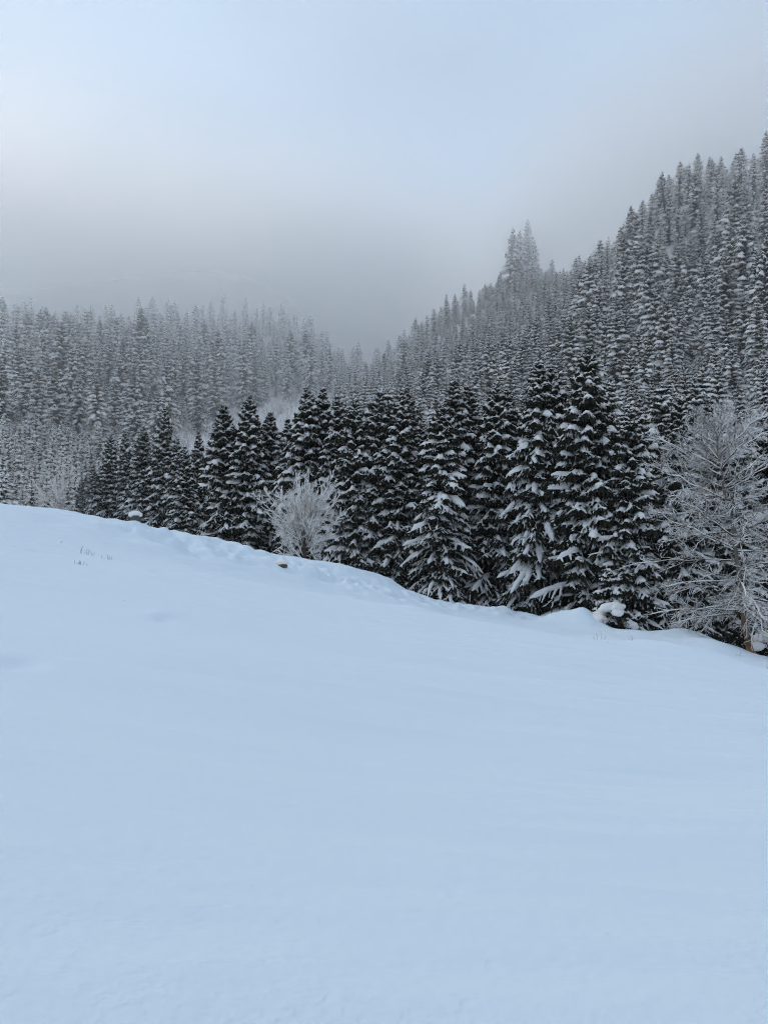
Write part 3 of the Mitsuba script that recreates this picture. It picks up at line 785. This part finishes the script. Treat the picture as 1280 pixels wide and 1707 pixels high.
scene['rock'] = {'type': 'twosided', 'bsdf': {'type': 'diffuse', 'reflectance': mikit.proc(lambda p, n, uv: mikit.mix((.06, .055, .05), (.16, .145, .13), mikit.fbm(p.x * 12, p.y * 12, p.z * 12, 3)))}}
for key, px, py, d, w, h, lab in [('snow_capped_rock', 226, 884, 31.2, .42, .30, 'grey rock with a thick snow cap on the brow of the snow field'), ('snow_capped_rock_001', 470, 972, 33.0, .46, .15, 'dark rock showing from a hollow under a snow lip in mid slope')]:
    a = P(px, py, d)
    z = gz(a[0], a[1])
    rv, rf = blob(np.array([a[0], a[1], z + h * .25]), [w * .5, w * .4, h * .75], 71 + len(key), .2)
    scene[key + '__stone'] = mikit.ply((rv, rf), 'rock', smooth=40)
    sv, sf = blob(np.array([a[0] - .05, a[1] + .12, z + h * .95]), [w * .66, w * .6, .15], 75 + len(key), .12)
    scene[key + '__snow_cap'] = mikit.ply((sv, sf), 'snow', smooth=True)
    labels[key] = {'label': lab, 'category': 'rock'}

scene['straw'] = {'type': 'twosided', 'bsdf': {'type': 'diffuse', 'reflectance': rgb(.27, .23, .19)}}


def tuft(px, py, d, n, hgt, spread, seed, label):
    key = numbered('withered_grass')
    a = P(px, py, d)
    rg = np.random.default_rng(seed)
    off = rg.normal(0, spread, (n, 2)) * [1, .6]
    x, y = a[0] + off[:, 0], a[1] + off[:, 1]
    z = ground(x, y) + snow_relief(x, y) - .03
    hh = hgt * rg.uniform(.4, 1.1, n)
    q = np.linspace(0, 1, 5)
    tilt = rg.normal(0, .28, (n, 2))
    pth = np.stack([x, y, z], 1)[:, None] + np.concatenate([tilt[:, None] * (hh[:, None] * q ** 1.6)[..., None], (hh[:, None] * (q - .12 * q ** 3))[..., None]], -1)
    scene[key] = mikit.ply(twigs(pth, .004 + .00010 * d, .002 + .00006 * d), 'straw')
    labels[key] = {'label': label, 'category': 'grass tuft'}


for i, g in enumerate([(146, 940, 19, 8, .26, .16, 'thin grass stalks in a row high on the left of the snow field'), (183, 950, 18.5, 5, .16, .10, 'few short grass tips right of the row of stalks on the left'),
                       (134, 976, 15.6, 8, .14, .045, 'small dark withered tuft on the left slope below the grass stalks'), (208, 1017, 12.2, 4, .07, .018, 'tiny dark tuft in the smooth snow left of centre'),
                       (173, 1197, 5.2, 4, .045, .01, 'single tiny tuft poking out of the near snow at lower left'), (98, 916, 21, 3, .10, .05, 'tiny grass tips near the top of the left slope'),
                       (995, 1082, 29, 4, .36, .12, 'two leaning grass stems below the snow mound'), (1062, 1084, 30, 12, .26, .22, 'brown grass clump below the snowy bush'),
                       (1087, 1084, 30, 5, .34, .14, 'upright grass stems right of the brown clump'), (1136, 1090, 29.5, 5, .34, .1, 'sparse grass stems at the foot of the rounded snow hump'),
                       (1152, 1102, 28, 3, .16, .05, 'short grass tips below the rounded snow hump'), (1176, 1104, 28, 8, .30, .09, 'dark grass tuft left of the larch'),
                       (1215, 1098, 29.5, 5, .14, .16, 'low grass tips between the tuft and the larch trunk'), (1233, 1096, 31, 3, .30, .04, 'grass stems close beside the larch trunk'),
                       (1278, 1112, 27, 4, .3, .03, 'grass stems at the right border below the larch'), (1018, 1110, 22, 4, .12, .1, 'scattered grass tips in the snow below the two leaning stems')]):
    tuft(*g[:6], 300 + i, g[6])

for i, (px, base_py, top_py, d, g, lab) in enumerate([(853, 450, 378, 470, 'mid_1', 'left tree of the tall faded clump rising into the cloud on the middle ridge'), (866, 452, 382, 473, 'mid_3', 'middle tree of the tall faded clump on the middle ridge'),
                                                     (880, 452, 362, 475, 'mid_0', 'tallest faded spruce of the clump standing above the middle ridge in cloud'), (891, 455, 398, 472, 'mid_4', 'low right tree of the faded clump on the middle ridge')]):
    a, b = P(px, base_py, d), P(px, top_py, d)
    z = float(ground(a[0], a[1]))
    key = numbered('ridge_spruce')
    place(key, g, a[0], a[1], z - .3, b[2] - z, i * 70, .8 * 45 / max(b[2] - z, 45))
    labels[key] = {'label': lab, 'category': 'tree'}

# a dead snag high on the right slope and the three tall spruces standing on the ridge
a = on_ground(1109, 410)
z = float(ground(a[0], a[1]))
snag = np.array([[[a[0] + 1.0, a[1], z - 1], [a[0] + .6, a[1], z + 7], [a[0] - .6, a[1], z + 18], [a[0] - 1.2, a[1], z + 24]]])
scene['dead_snag__trunk'] = mikit.ply(tubes(snag, np.array([[.5, .45, .36, .12]]), 6), 'bark', smooth=True)
st = shoots(snag, 16, .45, .98, .10, 75, np.random.default_rng(3), 3, .3, -.2, .6)
scene['dead_snag__branches'] = mikit.ply(twigs(st, .09, .03), 'bark')
labels['dead_snag'] = {'label': 'dead leaning tree trunk without needles high on the right slope', 'category': 'tree'}
